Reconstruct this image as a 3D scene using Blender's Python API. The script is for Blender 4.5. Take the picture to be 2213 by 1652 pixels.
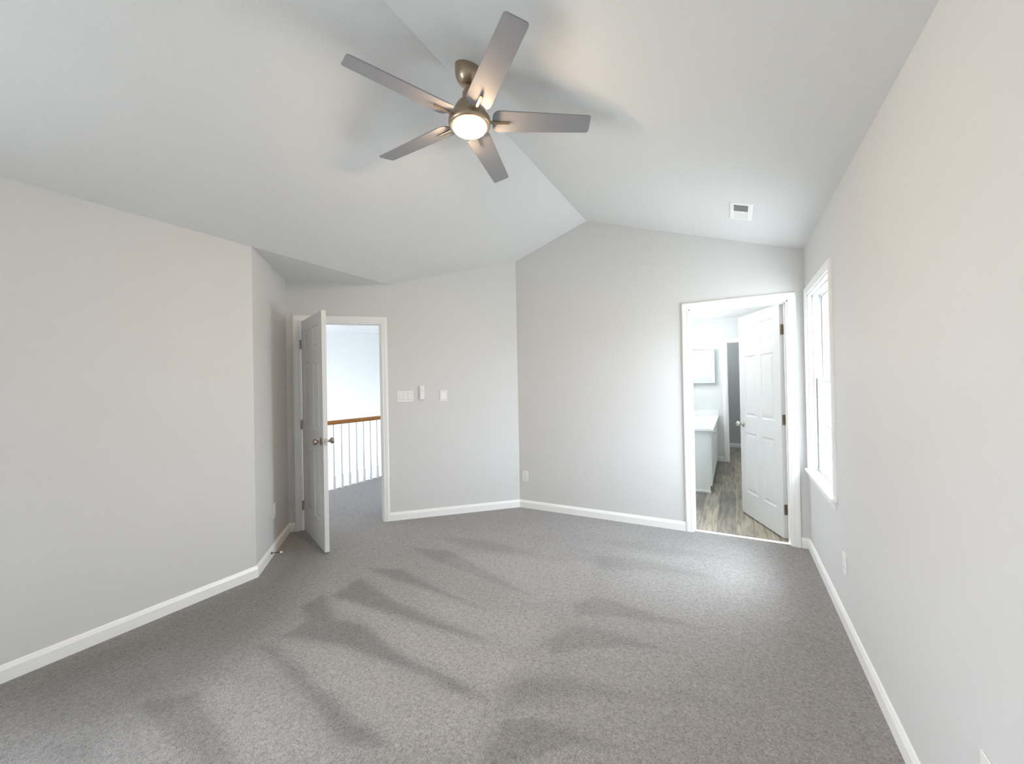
import bpy, bmesh, math, random
import numpy as np
from mathutils import Vector, Matrix
random.seed(4)
sc = bpy.context.scene
for o in list(bpy.data.objects): bpy.data.objects.remove(o)
C = sc.collection

# ---------------------------------------------------------------- camera, sky, exposure
cd = bpy.data.cameras.new('camera'); cam = bpy.data.objects.new('camera', cd); C.objects.link(cam)
cd.sensor_fit = 'HORIZONTAL'; cd.sensor_width = 36.0; cd.lens = 872.91 / 2213 * 36.0
cd.clip_start = 0.05; cd.clip_end = 200
yaw, pitch, roll = math.radians(28.625), math.radians(0.332), math.radians(-1.0916)
fw = Vector((-math.sin(yaw)*math.cos(pitch), math.cos(yaw)*math.cos(pitch), math.sin(pitch)))
rt = Vector((math.cos(yaw), math.sin(yaw), 0)); up = rt.cross(fw)
r2 = rt*math.cos(roll) + up*math.sin(roll); u2 = up*math.cos(roll) - rt*math.sin(roll)
M = Matrix((r2, u2, -fw)).transposed().to_4x4(); M.translation = (0, 0, 1.3862)
cam.matrix_world = M
sc.camera = cam

SKY = 4.3
w = bpy.data.worlds.new('sky'); sc.world = w; w.use_nodes = True
wn = w.node_tree; bg = wn.nodes['Background']; bg.inputs[1].default_value = SKY          # overcast sky above, darker ground below
wt_ = wn.nodes.new('ShaderNodeTexCoord'); wx = wn.nodes.new('ShaderNodeSeparateXYZ'); wr = wn.nodes.new('ShaderNodeValToRGB')
wn.links.new(wt_.outputs['Generated'], wx.inputs[0]); wn.links.new(wx.outputs[2], wr.inputs[0]); wn.links.new(wr.outputs[0], bg.inputs[0])
ce = wr.color_ramp.elements; ce[0].position = 0.0; ce[0].color = (0.44, 0.46, 0.48, 1); ce[1].position = 0.03; ce[1].color = (0.80, 0.87, 1.0, 1)
c3 = wr.color_ramp.elements.new(0.9); c3.color = (0.89, 0.96, 1.1, 1)
vs = sc.view_settings
vs.view_transform = 'Standard'; vs.look = 'None'; vs.exposure = 2.62; vs.gamma = 1.0; vs.use_curve_mapping = False
sc.display_settings.display_device = 'sRGB'
sc.cycles.max_bounces = 14; sc.cycles.diffuse_bounces = 10; sc.cycles.transparent_max_bounces = 12
sc.cycles.sample_clamp_indirect = 6.0

sl = bpy.data.lights.new('hazy_sun', 'SUN'); sl.energy = 2.0; sl.angle = math.radians(34); sl.color = (0.90, 0.94, 1.0)
so = bpy.data.objects.new('hazy_sun', sl); C.objects.link(so); so.rotation_euler = Vector((-0.37, -0.19, -0.90)).to_track_quat('-Z', 'Y').to_euler()

def portal(name, loc, rot, sx, sy):
    l = bpy.data.lights.new(name, 'AREA'); l.shape = 'RECTANGLE'; l.size = sx; l.size_y = sy
    l.cycles.is_portal = True
    o = bpy.data.objects.new(name, l); o.location = loc; o.rotation_euler = rot; C.objects.link(o)
    return o
def area(name, loc, aim, sx, sy, power, col):
    l = bpy.data.lights.new(name, 'AREA'); l.shape = 'RECTANGLE'; l.size = sx; l.size_y = sy; l.energy = power; l.color = col
    o = bpy.data.objects.new(name, l); o.location = loc
    o.rotation_euler = (Vector(aim)).to_track_quat('-Z', 'Y').to_euler(); C.objects.link(o)
    return o

# ---------------------------------------------------------------- materials
def mat(name, col, rough=0.5, metal=0.0, spec=0.5, bump=None, vary=0.0, vscale=4.0):
    m = bpy.data.materials.new(name); m.use_nodes = True
    nt = m.node_tree; b = nt.nodes['Principled BSDF']
    b.inputs['Base Color'].default_value = (*col, 1); b.inputs['Roughness'].default_value = rough
    b.inputs['Metallic'].default_value = metal; b.inputs['Specular IOR Level'].default_value = spec
    tc = nt.nodes.new('ShaderNodeTexCoord')
    if vary:
        n = nt.nodes.new('ShaderNodeTexNoise'); n.inputs['Scale'].default_value = vscale; n.inputs['Detail'].default_value = 4
        nt.links.new(tc.outputs['Object'], n.inputs['Vector'])
        mx = nt.nodes.new('ShaderNodeMix'); mx.data_type = 'RGBA'
        mx.inputs[6].default_value = (*[c*(1-vary) for c in col], 1); mx.inputs[7].default_value = (*[min(1, c*(1+vary)) for c in col], 1)
        nt.links.new(n.outputs['Fac'], mx.inputs[0]); nt.links.new(mx.outputs[2], b.inputs['Base Color'])
    if bump:
        n = nt.nodes.new('ShaderNodeTexNoise'); n.inputs['Scale'].default_value = bump[0]; n.inputs['Detail'].default_value = 5
        nt.links.new(tc.outputs['Object'], n.inputs['Vector'])
        bp = nt.nodes.new('ShaderNodeBump'); bp.inputs['Strength'].default_value = bump[1]; bp.inputs['Distance'].default_value = bump[2]
        nt.links.new(n.outputs['Fac'], bp.inputs['Height']); nt.links.new(bp.outputs[0], b.inputs['Normal'])
    return m
def emis(name, col, s):
    m = bpy.data.materials.new(name); m.use_nodes = True; nt = m.node_tree
    b = nt.nodes['Principled BSDF']; b.inputs['Base Color'].default_value = (.9, .9, .9, 1)
    b.inputs['Emission Color'].default_value = (*col, 1); b.inputs['Emission Strength'].default_value = s
    return m

WALL = mat('wall_paint', (0.655, 0.651, 0.645), 0.62, spec=0.3, bump=(160, 0.06, 0.002), vary=0.012, vscale=1.5)
CEIL = mat('ceiling_paint', (0.745, 0.745, 0.735), 0.9, spec=0.15, bump=(85, 0.35, 0.004), vary=0.015, vscale=2)
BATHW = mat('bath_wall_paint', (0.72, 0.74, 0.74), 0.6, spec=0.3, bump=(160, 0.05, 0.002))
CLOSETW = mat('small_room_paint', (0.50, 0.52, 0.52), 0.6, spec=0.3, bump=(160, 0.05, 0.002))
TRIM = mat('white_trim_enamel', (0.88, 0.88, 0.87), 0.33, spec=0.45, bump=(45, 0.02, 0.001))
DOORM = mat('white_door_enamel', (0.69, 0.69, 0.68), 0.34, spec=0.45, bump=(220, 0.03, 0.0006))
VINYL = mat('white_vinyl', (0.74, 0.75, 0.76), 0.35)
PLAST = mat('white_plastic', (0.82, 0.81, 0.79), 0.35)
PLASTD = mat('shadow_line_plastic', (0.42, 0.41, 0.40), 0.5)
DARK = mat('dark_slot', (0.03, 0.03, 0.03), 0.7)
NICKEL = mat('brushed_nickel', (0.40, 0.335, 0.285), 0.27, 1.0, bump=(300, 0.03, 0.0005))
HUBN = mat('satin_nickel_fan', (0.45, 0.355, 0.26), 0.33, 1.0, bump=(300, 0.03, 0.0005))
STEEL = mat('satin_steel', (0.55, 0.52, 0.48), 0.32, 1.0)
BRONZE = mat('dark_hinge_metal', (0.36, 0.31, 0.25), 0.38, 0.9)
CHROME = mat('chrome', (0.8, 0.82, 0.84), 0.12, 1.0)
BLADE = mat('silver_grey_blade', (0.295, 0.288, 0.305), 0.45, 0.0, bump=(60, 0.02, 0.001), vary=0.05, vscale=6)
CAB = mat('painted_vanity', (0.78, 0.80, 0.78), 0.4)
QUARTZ = mat('white_cultured_marble', (0.86, 0.87, 0.87), 0.16, vary=0.02, vscale=9)
SPRING = mat('brown_steel_spring', (0.13, 0.10, 0.08), 0.4, 0.8)
RUBBER = mat('white_rubber', (0.85, 0.83, 0.79), 0.6)
DUCT = mat('vent_duct', (0.11, 0.105, 0.075), 0.8)
MIRROR = mat('pale_mirror_panel', (0.50, 0.54, 0.515), 0.32, 0.0)
DIFF = emis('lit_lamp_diffuser', (1.0, 0.71, 0.43), 54.0)
BULB = emis('lit_frosted_shade', (0.95, 0.98, 1.0), 5.0)

def wood():
    m = bpy.data.materials.new('oak_handrail'); m.use_nodes = True; nt = m.node_tree; b = nt.nodes['Principled BSDF']
    tc = nt.nodes.new('ShaderNodeTexCoord'); mp = nt.nodes.new('ShaderNodeMapping'); mp.inputs['Scale'].default_value = (40, 2.5, 40)
    nt.links.new(tc.outputs['Object'], mp.inputs[0])
    n = nt.nodes.new('ShaderNodeTexNoise'); n.inputs['Scale'].default_value = 2; n.inputs['Detail'].default_value = 6; nt.links.new(mp.outputs[0], n.inputs[0])
    r = nt.nodes.new('ShaderNodeValToRGB'); r.color_ramp.elements[0].color = (0.22, 0.085, 0.012, 1); r.color_ramp.elements[1].color = (0.42, 0.18, 0.03, 1)
    nt.links.new(n.outputs['Fac'], r.inputs[0]); nt.links.new(r.outputs[0], b.inputs['Base Color']); b.inputs['Roughness'].default_value = 0.35
    return m
OAK = wood()

def planks():
    m = bpy.data.materials.new('vinyl_plank_floor'); m.use_nodes = True; nt = m.node_tree; b = nt.nodes['Principled BSDF']
    L = nt.links.new; tc = nt.nodes.new('ShaderNodeTexCoord')
    mp = nt.nodes.new('ShaderNodeMapping'); mp.inputs['Rotation'].default_value = (0, 0, math.pi/2); L(tc.outputs['Object'], mp.inputs[0])
    br = nt.nodes.new('ShaderNodeTexBrick'); br.inputs['Scale'].default_value = 1.0; br.offset = 0.37
    br.inputs['Brick Width'].default_value = 0.95; br.inputs['Row Height'].default_value = 0.152; br.inputs['Mortar Size'].default_value = 0.0012
    br.inputs['Color1'].default_value = (0.42, 0.385, 0.32, 1); br.inputs['Color2'].default_value = (0.23, 0.215, 0.20, 1); br.inputs['Mortar'].default_value = (0.07, 0.06, 0.05, 1)
    L(mp.outputs[0], br.inputs[0])
    m2 = nt.nodes.new('ShaderNodeMapping'); m2.inputs['Scale'].default_value = (18, 1.6, 1); L(tc.outputs['Object'], m2.inputs[0])
    n = nt.nodes.new('ShaderNodeTexNoise'); n.inputs['Scale'].default_value = 1.7; n.inputs['Detail'].default_value = 7; n.inputs['Distortion'].default_value = 0.6; L(m2.outputs[0], n.inputs[0])
    r = nt.nodes.new('ShaderNodeValToRGB'); r.color_ramp.elements[0].position = 0.3; r.color_ramp.elements[0].color = (0.55, 0.53, 0.5, 1)
    r.color_ramp.elements[1].position = 0.72; r.color_ramp.elements[1].color = (1.38, 1.34, 1.26, 1); L(n.outputs['Fac'], r.inputs[0])
    mx = nt.nodes.new('ShaderNodeMix'); mx.data_type = 'RGBA'; mx.blend_type = 'MULTIPLY'; mx.inputs[0].default_value = 1
    L(br.outputs[0], mx.inputs[6]); L(r.outputs[0], mx.inputs[7]); L(mx.outputs[2], b.inputs['Base Color'])
    b.inputs['Roughness'].default_value = 0.38; b.inputs['Specular IOR Level'].default_value = 0.4
    return m
PLANK = planks()

def carpet():
    m = bpy.data.materials.new('grey_cut_pile_carpet'); m.use_nodes = True; nt = m.node_tree; b = nt.nodes['Principled BSDF']
    L = nt.links.new; tc = nt.nodes.new('ShaderNodeTexCoord')
    def noise(s, d=3, dist=0.0):
        n = nt.nodes.new('ShaderNodeTexNoise'); n.inputs['Scale'].default_value = s; n.inputs['Detail'].default_value = d
        n.inputs['Distortion'].default_value = dist; L(tc.outputs['Object'], n.inputs['Vector']); return n
    at = nt.nodes.new('ShaderNodeAttribute'); at.attribute_name = 'brush_shade'
    # pile value (brush strokes, painted dimness at left) plus mottling
    n1 = noise(2.2, 5); n2 = noise(75, 4, 1.2); n3 = noise(220, 2); n4 = noise(38, 3, 2.0)
    def math_(op, a, bb):
        x = nt.nodes.new('ShaderNodeMath'); x.operation = op
        for i, v in enumerate((a, bb)):
            if isinstance(v, (int, float)): x.inputs[i].default_value = v
            else: L(v, x.inputs[i])
        return x.outputs[0]
    # ragged edge: shift the brushed value by tuft noise
    s = math_('ADD', at.outputs['Fac'], math_('MULTIPLY', math_('SUBTRACT', n1.outputs['Fac'], 0.5), 0.55))
    s = math_('ADD', s, math_('MULTIPLY', math_('SUBTRACT', n2.outputs['Fac'], 0.5), 0.42))
    r = nt.nodes.new('ShaderNodeValToRGB')
    e = r.color_ramp.elements; e[0].position = 0.0; e[0].color = (0.385, 0.368, 0.358, 1); e[1].position = 1.0; e[1].color = (0.18, 0.170, 0.164, 1)
    L(math_('ADD', math_('MULTIPLY', s, 0.52), 0.32), r.inputs[0])
    f = nt.nodes.new('ShaderNodeValToRGB'); f.color_ramp.elements[0].position = 0.38; f.color_ramp.elements[0].color = (0.52, 0.52, 0.52, 1)
    f.color_ramp.elements[1].position = 0.62; f.color_ramp.elements[1].color = (1.38, 1.38, 1.38, 1)
    tn = math_('ADD', math_('MULTIPLY', n2.outputs['Fac'], 0.5), math_('MULTIPLY', n3.outputs['Fac'], 0.32)); tn = math_('ADD', tn, math_('MULTIPLY', n4.outputs['Fac'], 0.18)); L(tn, f.inputs[0])
    mx = nt.nodes.new('ShaderNodeMix'); mx.data_type = 'RGBA'; mx.blend_type = 'MULTIPLY'; mx.inputs[0].default_value = 0.85
    L(r.outputs[0], mx.inputs[6]); L(f.outputs[0], mx.inputs[7]); L(mx.outputs[2], b.inputs['Base Color'])
    bp = nt.nodes.new('ShaderNodeBump'); bp.inputs['Strength'].default_value = 0.9; bp.inputs['Distance'].default_value = 0.016
    L(tn, bp.inputs['Height']); L(bp.outputs[0], b.inputs['Normal'])
    b.inputs['Roughness'].default_value = 0.95; b.inputs['Specular IOR Level'].default_value = 0.1
    b.inputs['Sheen Weight'].default_value = 0.25; b.inputs['Sheen Roughness'].default_value = 0.5
    return m
CARPET = carpet()

def glass():
    m = bpy.data.materials.new('window_glass'); m.use_nodes = True; nt = m.node_tree; nt.nodes.clear()
    o = nt.nodes.new('ShaderNodeOutputMaterial'); t = nt.nodes.new('ShaderNodeBsdfTransparent'); t.inputs[0].default_value = (0.95, 0.98, 0.97, 1)
    g = nt.nodes.new('ShaderNodeBsdfGlossy'); g.inputs['Roughness'].default_value = 0.02
    lw = nt.nodes.new('ShaderNodeLayerWeight'); lw.inputs[0].default_value = 0.5
    pw_ = nt.nodes.new('ShaderNodeMath'); pw_.operation = 'POWER'; pw_.inputs[1].default_value = 5.0; nt.links.new(lw.outputs['Facing'], pw_.inputs[0])
    fr = nt.nodes.new('ShaderNodeMath'); fr.operation = 'MULTIPLY_ADD'; fr.inputs[1].default_value = 0.9; fr.inputs[2].default_value = 0.035; nt.links.new(pw_.outputs[0], fr.inputs[0])
    mx = nt.nodes.new('ShaderNodeMixShader'); nt.links.new(fr.outputs[0], mx.inputs[0]); nt.links.new(t.outputs[0], mx.inputs[1]); nt.links.new(g.outputs[0], mx.inputs[2]); nt.links.new(mx.outputs[0], o.inputs[0])
    return m
GLASS = glass()

# ---------------------------------------------------------------- mesh helpers
def link(name, verts, faces, m, parent=None, smooth=False):
    me = bpy.data.meshes.new(name); me.from_pydata([tuple(v) for v in verts], [], faces)
    bm = bmesh.new(); bm.from_mesh(me); bmesh.ops.recalc_face_normals(bm, faces=bm.faces); bm.to_mesh(me); bm.free()
    me.materials.append(m)
    if smooth:
        for p in me.polygons: p.use_smooth = True
    o = bpy.data.objects.new(name, me); C.objects.link(o)
    if parent: o.parent = parent
    return o
class MB:
    def __init__(s): s.v = []; s.f = []
    def add(s, vs, fs):
        k = len(s.v); s.v += [Vector(v) for v in vs]; s.f += [tuple(i+k for i in f) for f in fs]; return s
    def box(s, lo, hi, bev=0.0, T=None, seg=2):
        bm = bmesh.new(); bmesh.ops.create_cube(bm, size=1)
        for v in bm.verts:
            v.co = Vector([(lo[i]+hi[i])/2 + v.co[i]*(hi[i]-lo[i]) for i in range(3)])
        if bev: bmesh.ops.bevel(bm, geom=bm.edges[:], offset=bev, segments=seg, profile=0.5, affect='EDGES')
        bm.verts.ensure_lookup_table(); bm.verts.index_update()
        s.add([(T @ v.co) if T else v.co.copy() for v in bm.verts], [[v.index for v in f.verts] for f in bm.faces]); bm.free(); return s
    def lathe(s, prof, T=None, n=40, arc=None):
        vs = []; fs = []
        for (r, z) in prof:
            for k in range(n):
                a = 2*math.pi*k/n; v = Vector((r*math.cos(a), r*math.sin(a), z)); vs.append(T @ v if T else v)
        for i in range(len(prof)-1):
            for k in range(n):
                k2 = (k+1) % n; fs.append((i*n+k, i*n+k2, (i+1)*n+k2, (i+1)*n+k))
        if prof[0][0] > 1e-5: fs.append(tuple(range(n)))
        if prof[-1][0] > 1e-5: fs.append(tuple((len(prof)-1)*n+k for k in range(n)))
        return s.add(vs, fs)
    def tube(s, pts, r, n=10):
        vs = []; fs = []; pts = [Vector(p) for p in pts]
        for i, p in enumerate(pts):
            d = (pts[min(i+1, len(pts)-1)] - pts[max(i-1, 0)]).normalized()
            a = d.orthogonal().normalized() if i == 0 else (a - d*a.dot(d)).normalized()
            b = d.cross(a); rr = r[i] if isinstance(r, (list, tuple)) else r
            for k in range(n):
                t = 2*math.pi*k/n; vs.append(p + a*rr*math.cos(t) + b*rr*math.sin(t))
        for i in range(len(pts)-1):
            for k in range(n): fs.append((i*n+k, i*n+(k+1) % n, (i+1)*n+(k+1) % n, (i+1)*n+k))
        fs.append(tuple(range(n))); fs.append(tuple((len(pts)-1)*n+k for k in range(n)))
        return s.add(vs, fs)
    def prism(s, outline, z0, z1, T=None):
        n = len(outline); vs = [Vector((x, y, z0)) for x, y in outline] + [Vector((x, y, z1)) for x, y in outline]
        if T: vs = [T @ v for v in vs]
        return s.add(vs, [tuple(range(n)), tuple(range(n, 2*n))] + [(i, (i+1) % n, n+(i+1) % n, n+i) for i in range(n)])
    def build(s, name, m, parent=None, smooth=False): return link(name, s.v, s.f, m, parent, smooth)
def weighted(o, ang=35):
    for p in o.data.polygons: p.use_smooth = True
    o.data.set_sharp_from_angle(angle=math.radians(ang)); return o
def struct(o, label=None):
    o['kind'] = 'structure'
    if label: o['label'] = label
    return o
def tag(o, label, cat, group=None):
    o['label'] = label; o['category'] = cat
    if group: o['group'] = group
    return o
def empty(name, loc, rz=0.0):
    o = bpy.data.objects.new(name, None); o.location = loc; o.rotation_euler = (0, 0, rz); o.empty_display_size = 0.1; C.objects.link(o); return o
def frame(u, n, o):
    """4x4 whose x axis runs along the wall, y points out of it into the room, z up"""
    u = Vector(u); n = Vector(n); T = Matrix((u, n, Vector((0, 0, 1)))).transposed().to_4x4(); T.translation = o; return T

# ---------------------------------------------------------------- room dimensions (metres, camera above the origin)
S = math.sqrt(0.5)
XL, XR, YB, YK = -3.1097, 0.5313, 4.047, -1.75
XP, ZP, ZE = -1.2963, 3.0638, 2.4444
AB = Vector((-2.1349, YB, 0)); DA = Vector((-S, -S, 0)); LA = 2.3444
AJ = AB + DA*LA; DJ = Vector((S, -S, 0)); LJ = (XL - AJ.x)/S; JL = AJ + DJ*LJ
NA = Vector((S, -S, 0)); NJ = Vector((S, S, 0))
slL = (ZP-ZE)/(XP-XL); slR = (ZP-ZE)/(XR-XP)
def zc(x):
    return ZE if x <= XL else (ZE + slL*(x-XL) if x < XP else ZE + slR*(XR-x))

def wall(name, o, u, n, length, top, holes=(), th=0.12, m=WALL, z0=0.0, breaks=()):
    """solid wall slab: inner face through o along u, n points into the room; holes = (u0,u1,z0,z1); top(u) -> height"""
    us = sorted(set([0.0, length] + [h for H in holes for h in H[:2]] + list(breaks)))
    zs = sorted(set([z0] + [h for H in holes for h in H[2:]]) - set())
    T = frame(u, n, o); faces = {}; 
    for ua, ub in zip(us[:-1], us[1:]):
        lv = [(z, z) for z in zs if z < min(top(ua+1e-6), top(ub-1e-6)) - 1e-4] + [(top(ua+1e-6), top(ub-1e-6))]
        for (a0, b0), (a1, b1) in zip(lv[:-1], lv[1:]):
            um, zm = (ua+ub)/2, (a0+b0+a1+b1)/4
            if any(H[0] < um < H[1] and H[2] < zm < H[3] for H in holes): continue
            P = [(ua, 0, a0), (ub, 0, b0), (ub, 0, b1), (ua, 0, a1), (ua, -th, a0), (ub, -th, b0), (ub, -th, b1), (ua, -th, a1)]
            for f in ((0, 1, 2, 3), (4, 5, 6, 7), (0, 1, 5, 4), (3, 2, 6, 7), (0, 3, 7, 4), (1, 2, 6, 5)):
                pts = [tuple(round(c, 4) for c in P[i]) for i in f]; k = frozenset(pts)
                faces[k] = None if k in faces else pts
    vid = {}; F = []
    for pts in faces.values():
        if pts is None: continue
        F.append([vid.setdefault(p, len(vid)) for p in pts])
    V = [T @ Vector(p) for p in vid]
    return struct(link(name, V, F, m))

# window and door openings
HALL_T0, HALL_T1 = 1.4639, 2.2264           # along the diagonal wall from the far corner
BX0, BX1 = -0.3435, 0.4126                  # bath door opening
DH = 2.045
WY0, WY1, WZ0, WZ1 = 3.090, 3.932, 0.645, 2.05

W3a, W3b = -1.66, -0.16
W3z0, W3z1 = 0.55, 2.10                     # window added to the left wall behind the camera to let in daylight
wall('wall_left', (XL, JL.y, 0), (0, -1, 0), (1, 0, 0), JL.y-YK+.12, lambda u: ZE, holes=[(JL.y-W3b, JL.y-W3a, W3z0, W3z1)])
wall('wall_alcove', JL, -DJ, NJ, LJ+.12, lambda u: ZE)
wall('wall_diagonal', AB, DA, NA, LA, lambda u: zc(AB.x - S*u), holes=[(HALL_T0, HALL_T1, 0.0, DH)], breaks=[(AB.x-XL)/S])
wall('wall_far', (AB.x-0.05, YB, 0), (1, 0, 0), (0, -1, 0), XR-AB.x+.05+.12, lambda u: zc(min(AB.x-.05+u, XR)), holes=[(BX0-AB.x+.05, BX1-AB.x+.05, 0.0, DH)], breaks=[XP-AB.x+.05, XR-AB.x+.05])
wall('wall_right', (XR, YB, 0), (0, -1, 0), (-1, 0, 0), YB-YK, lambda u: ZE, holes=[(YB-WY1, YB-WY0, WZ0, WZ1)])
wall('wall_back', (XL-.12, YK, 0), (1, 0, 0), (0, 1, 0), XR-XL+.24, lambda u: zc(max(XL, min(XL-.12+u, XR))), breaks=[.12, XP-XL+.12, XR-XL+.12])

# ceiling: two slopes meeting at the ridge plus the flat piece over the alcove
yF = YB + (AB.x-XL)*-1.0                         # where the diagonal wall passes under the eave line
th = 0.10
def slab(pts):
    n = len(pts); V = [Vector(p) for p in pts] + [Vector(p) + Vector((0, 0, th)) for p in pts]
    return V, [tuple(range(n)), tuple(range(n, 2*n))] + [(i, (i+1) % n, n+(i+1) % n, n+i) for i in range(n)]
mb = MB()
y1 = YB + .12
mb.add([(XL, YK-.12, ZE), (XP, YK-.12, ZP), (XP, y1, ZP), (XL, y1, ZE), (XR+.12, YK-.12, zc(XR)-slR*.12), (XR+.12, y1, zc(XR)-slR*.12),
        (XL, YK-.12, ZE+th), (XP, YK-.12, ZP+th), (XP, y1, ZP+th), (XL, y1, ZE+th), (XR+.12, YK-.12, ZE-slR*.12+th), (XR+.12, y1, ZE-slR*.12+th)],
       [(0, 1, 2, 3), (1, 4, 5, 2), (6, 7, 8, 9), (7, 10, 11, 8), (0, 3, 9, 6), (4, 5, 11, 10), (0, 1, 7, 6), (1, 4, 10, 7), (3, 2, 8, 9), (2, 5, 11, 8)])
mb.add(*slab([(XL, JL.y-.2, ZE), (XL, yF+.15, ZE), (AJ.x-.2, AJ.y+.1, ZE), (AJ.x-.15, AJ.y-.15, ZE)]))
struct(mb.build('ceiling', CEIL))

# carpet (one continuous carpet through the hall door)
MARKS = [
(1.0, [(-2.4, 2.03), (-2.37, 1.78), (-2.14, 1.79), (-1.89, 1.8), (-1.57, 1.81), (-1.19, 1.84), (-1.27, 1.86), (-1.53, 1.87), (-1.74, 1.9), (-1.95, 1.92), (-2.32, 2.02)]),
(1.0, [(-2.44, 1.78), (-2.43, 1.61), (-2.25, 1.52), (-2.23, 1.37), (-1.88, 1.46), (-1.68, 1.47), (-1.49, 1.48), (-1.3, 1.5), (-1.15, 1.47), (-0.98, 1.5), (-1.12, 1.53), (-1.28, 1.54), (-1.44, 1.54), (-1.68, 1.58), (-1.9, 1.65), (-2.12, 1.61), (-2.28, 1.69)]),
(0.9, [(-2.17, 1.29), (-2.28, 1.26), (-2.08, 1.22), (-1.82, 1.17), (-1.59, 1.12), (-1.44, 1.07), (-1.35, 1.06), (-1.2, 1.14), (-1.36, 1.15), (-1.49, 1.17), (-1.57, 1.19), (-1.74, 1.2), (-1.91, 1.26), (-2.01, 1.25)]),
(0.9, [(-2.48, 2.18), (-2.22, 2.28), (-1.77, 2.17), (-1.36, 2.1), (-1.5, 2.11), (-1.86, 2.13), (-2.16, 2.13)]),
(0.7, [(-2.44, 2.62), (-2.12, 2.72), (-1.59, 2.53), (-1.17, 2.37), (-1.39, 2.39), (-1.8, 2.47), (-2.1, 2.51)]),
(0.5, [(-2.35, 2.92), (-1.96, 3.05), (-1.43, 2.99), (-1.14, 2.96), (-1.63, 2.88), (-2.06, 2.84)]),
(0.7, [(-2.34, 0.77), (-2.17, 0.94), (-2.03, 0.89), (-1.84, 0.87), (-1.67, 0.83), (-1.62, 0.81), (-1.76, 0.74), (-2.03, 0.75)]),
(0.6, [(-2.34, 0.52), (-2.27, 0.61), (-2.18, 0.58), (-2.12, 0.55), (-2.23, 0.5)]),
(0.62, [(-0.9, 2.39), (-0.8, 2.56), (-0.68, 2.55), (-0.42, 2.51), (-0.17, 2.49), (-0.41, 2.44), (-0.69, 2.37), (-0.83, 2.3)]),
(0.55, [(-0.99, 3.12), (-0.78, 3.23), (-0.46, 3.23), (-0.15, 3.17), (-0.45, 3.09), (-0.76, 3.0), (-0.92, 2.95)]),
(0.62, [(-0.91, 2.0), (-0.82, 2.19), (-0.7, 2.23), (-0.52, 2.22), (-0.33, 2.21), (-0.57, 2.11), (-0.73, 2.01), (-0.84, 1.9)]),
(0.6, [(-0.95, 1.59), (-0.9, 1.7), (-0.74, 1.78), (-0.55, 1.81), (-0.39, 1.81), (-0.61, 1.73), (-0.76, 1.61), (-0.87, 1.51)]),
(0.65, [(-0.86, 1.34), (-0.85, 1.44), (-0.74, 1.51), (-0.58, 1.53), (-0.42, 1.52), (-0.58, 1.46), (-0.68, 1.34), (-0.75, 1.26), (-0.84, 1.22)]),
(0.4, [(-0.27, 1.93), (-0.12, 1.97), (0.02, 1.95), (-0.14, 1.9)]),
(0.35, [(-1.03, 3.47), (-0.67, 3.62), (-0.1, 3.56), (-0.56, 3.38)]),
(0.95, [(-3.1, 0.52), (-3.1, 1.03), (-3.08, 1.7), (-3.4, 2.21), (-3.0, 2.19), (-2.73, 1.8), (-2.37, 1.53), (-2.28, 1.26), (-2.23, 0.96), (-2.26, 0.79), (-2.32, 0.56), (-2.47, 0.41)]),  # left side: untouched pile, with the dim light there painted in as well
(-0.35, [(-2.21, 0.97), (-1.86, 1.09), (-1.46, 1.03), (-1.25, 1.01), (-1.61, 0.82), (-1.89, 0.87)]),
(-0.35, [(-2.25, 1.77), (-1.61, 1.76), (-1.23, 1.81), (-0.91, 1.81), (-1.0, 1.53), (-1.28, 1.55), (-1.64, 1.6), (-1.93, 1.67)]),
(-0.3, [(-2.04, 2.14), (-1.72, 2.1), (-1.21, 2.12), (-0.96, 2.24), (-1.0, 1.89), (-1.28, 1.88), (-1.66, 1.94)]),
(-0.3, [(-2.08, 1.34), (-1.84, 1.44), (-1.34, 1.45), (-0.94, 1.47), (-0.93, 1.25), (-1.18, 1.17), (-1.5, 1.21), (-1.83, 1.27)]),
(-0.3, [(-2.02, 2.53), (-1.15, 2.32), (-0.88, 2.52), (-0.94, 3.01), (-1.47, 2.99), (-1.96, 2.7)]),
]
def seg_dist(px, py, P):
    """signed distance to polygon, positive inside"""
    d = np.full(px.shape, 1e9); ins = np.zeros(px.shape, bool); n = len(P)
    for i in range(n):
        (ax, ay), (bx, by) = P[i], P[(i+1) % n]
        ex, ey = bx-ax, by-ay; L2 = ex*ex+ey*ey + 1e-12
        t = np.clip(((px-ax)*ex + (py-ay)*ey)/L2, 0, 1)
        d = np.minimum(d, np.hypot(px-ax-t*ex, py-ay-t*ey))
        c = ((ay > py) != (by > py)) & (px < (bx-ax)*(py-ay)/(by-ay+1e-12) + ax); ins ^= c
    return np.where(ins, d, -d)
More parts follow.
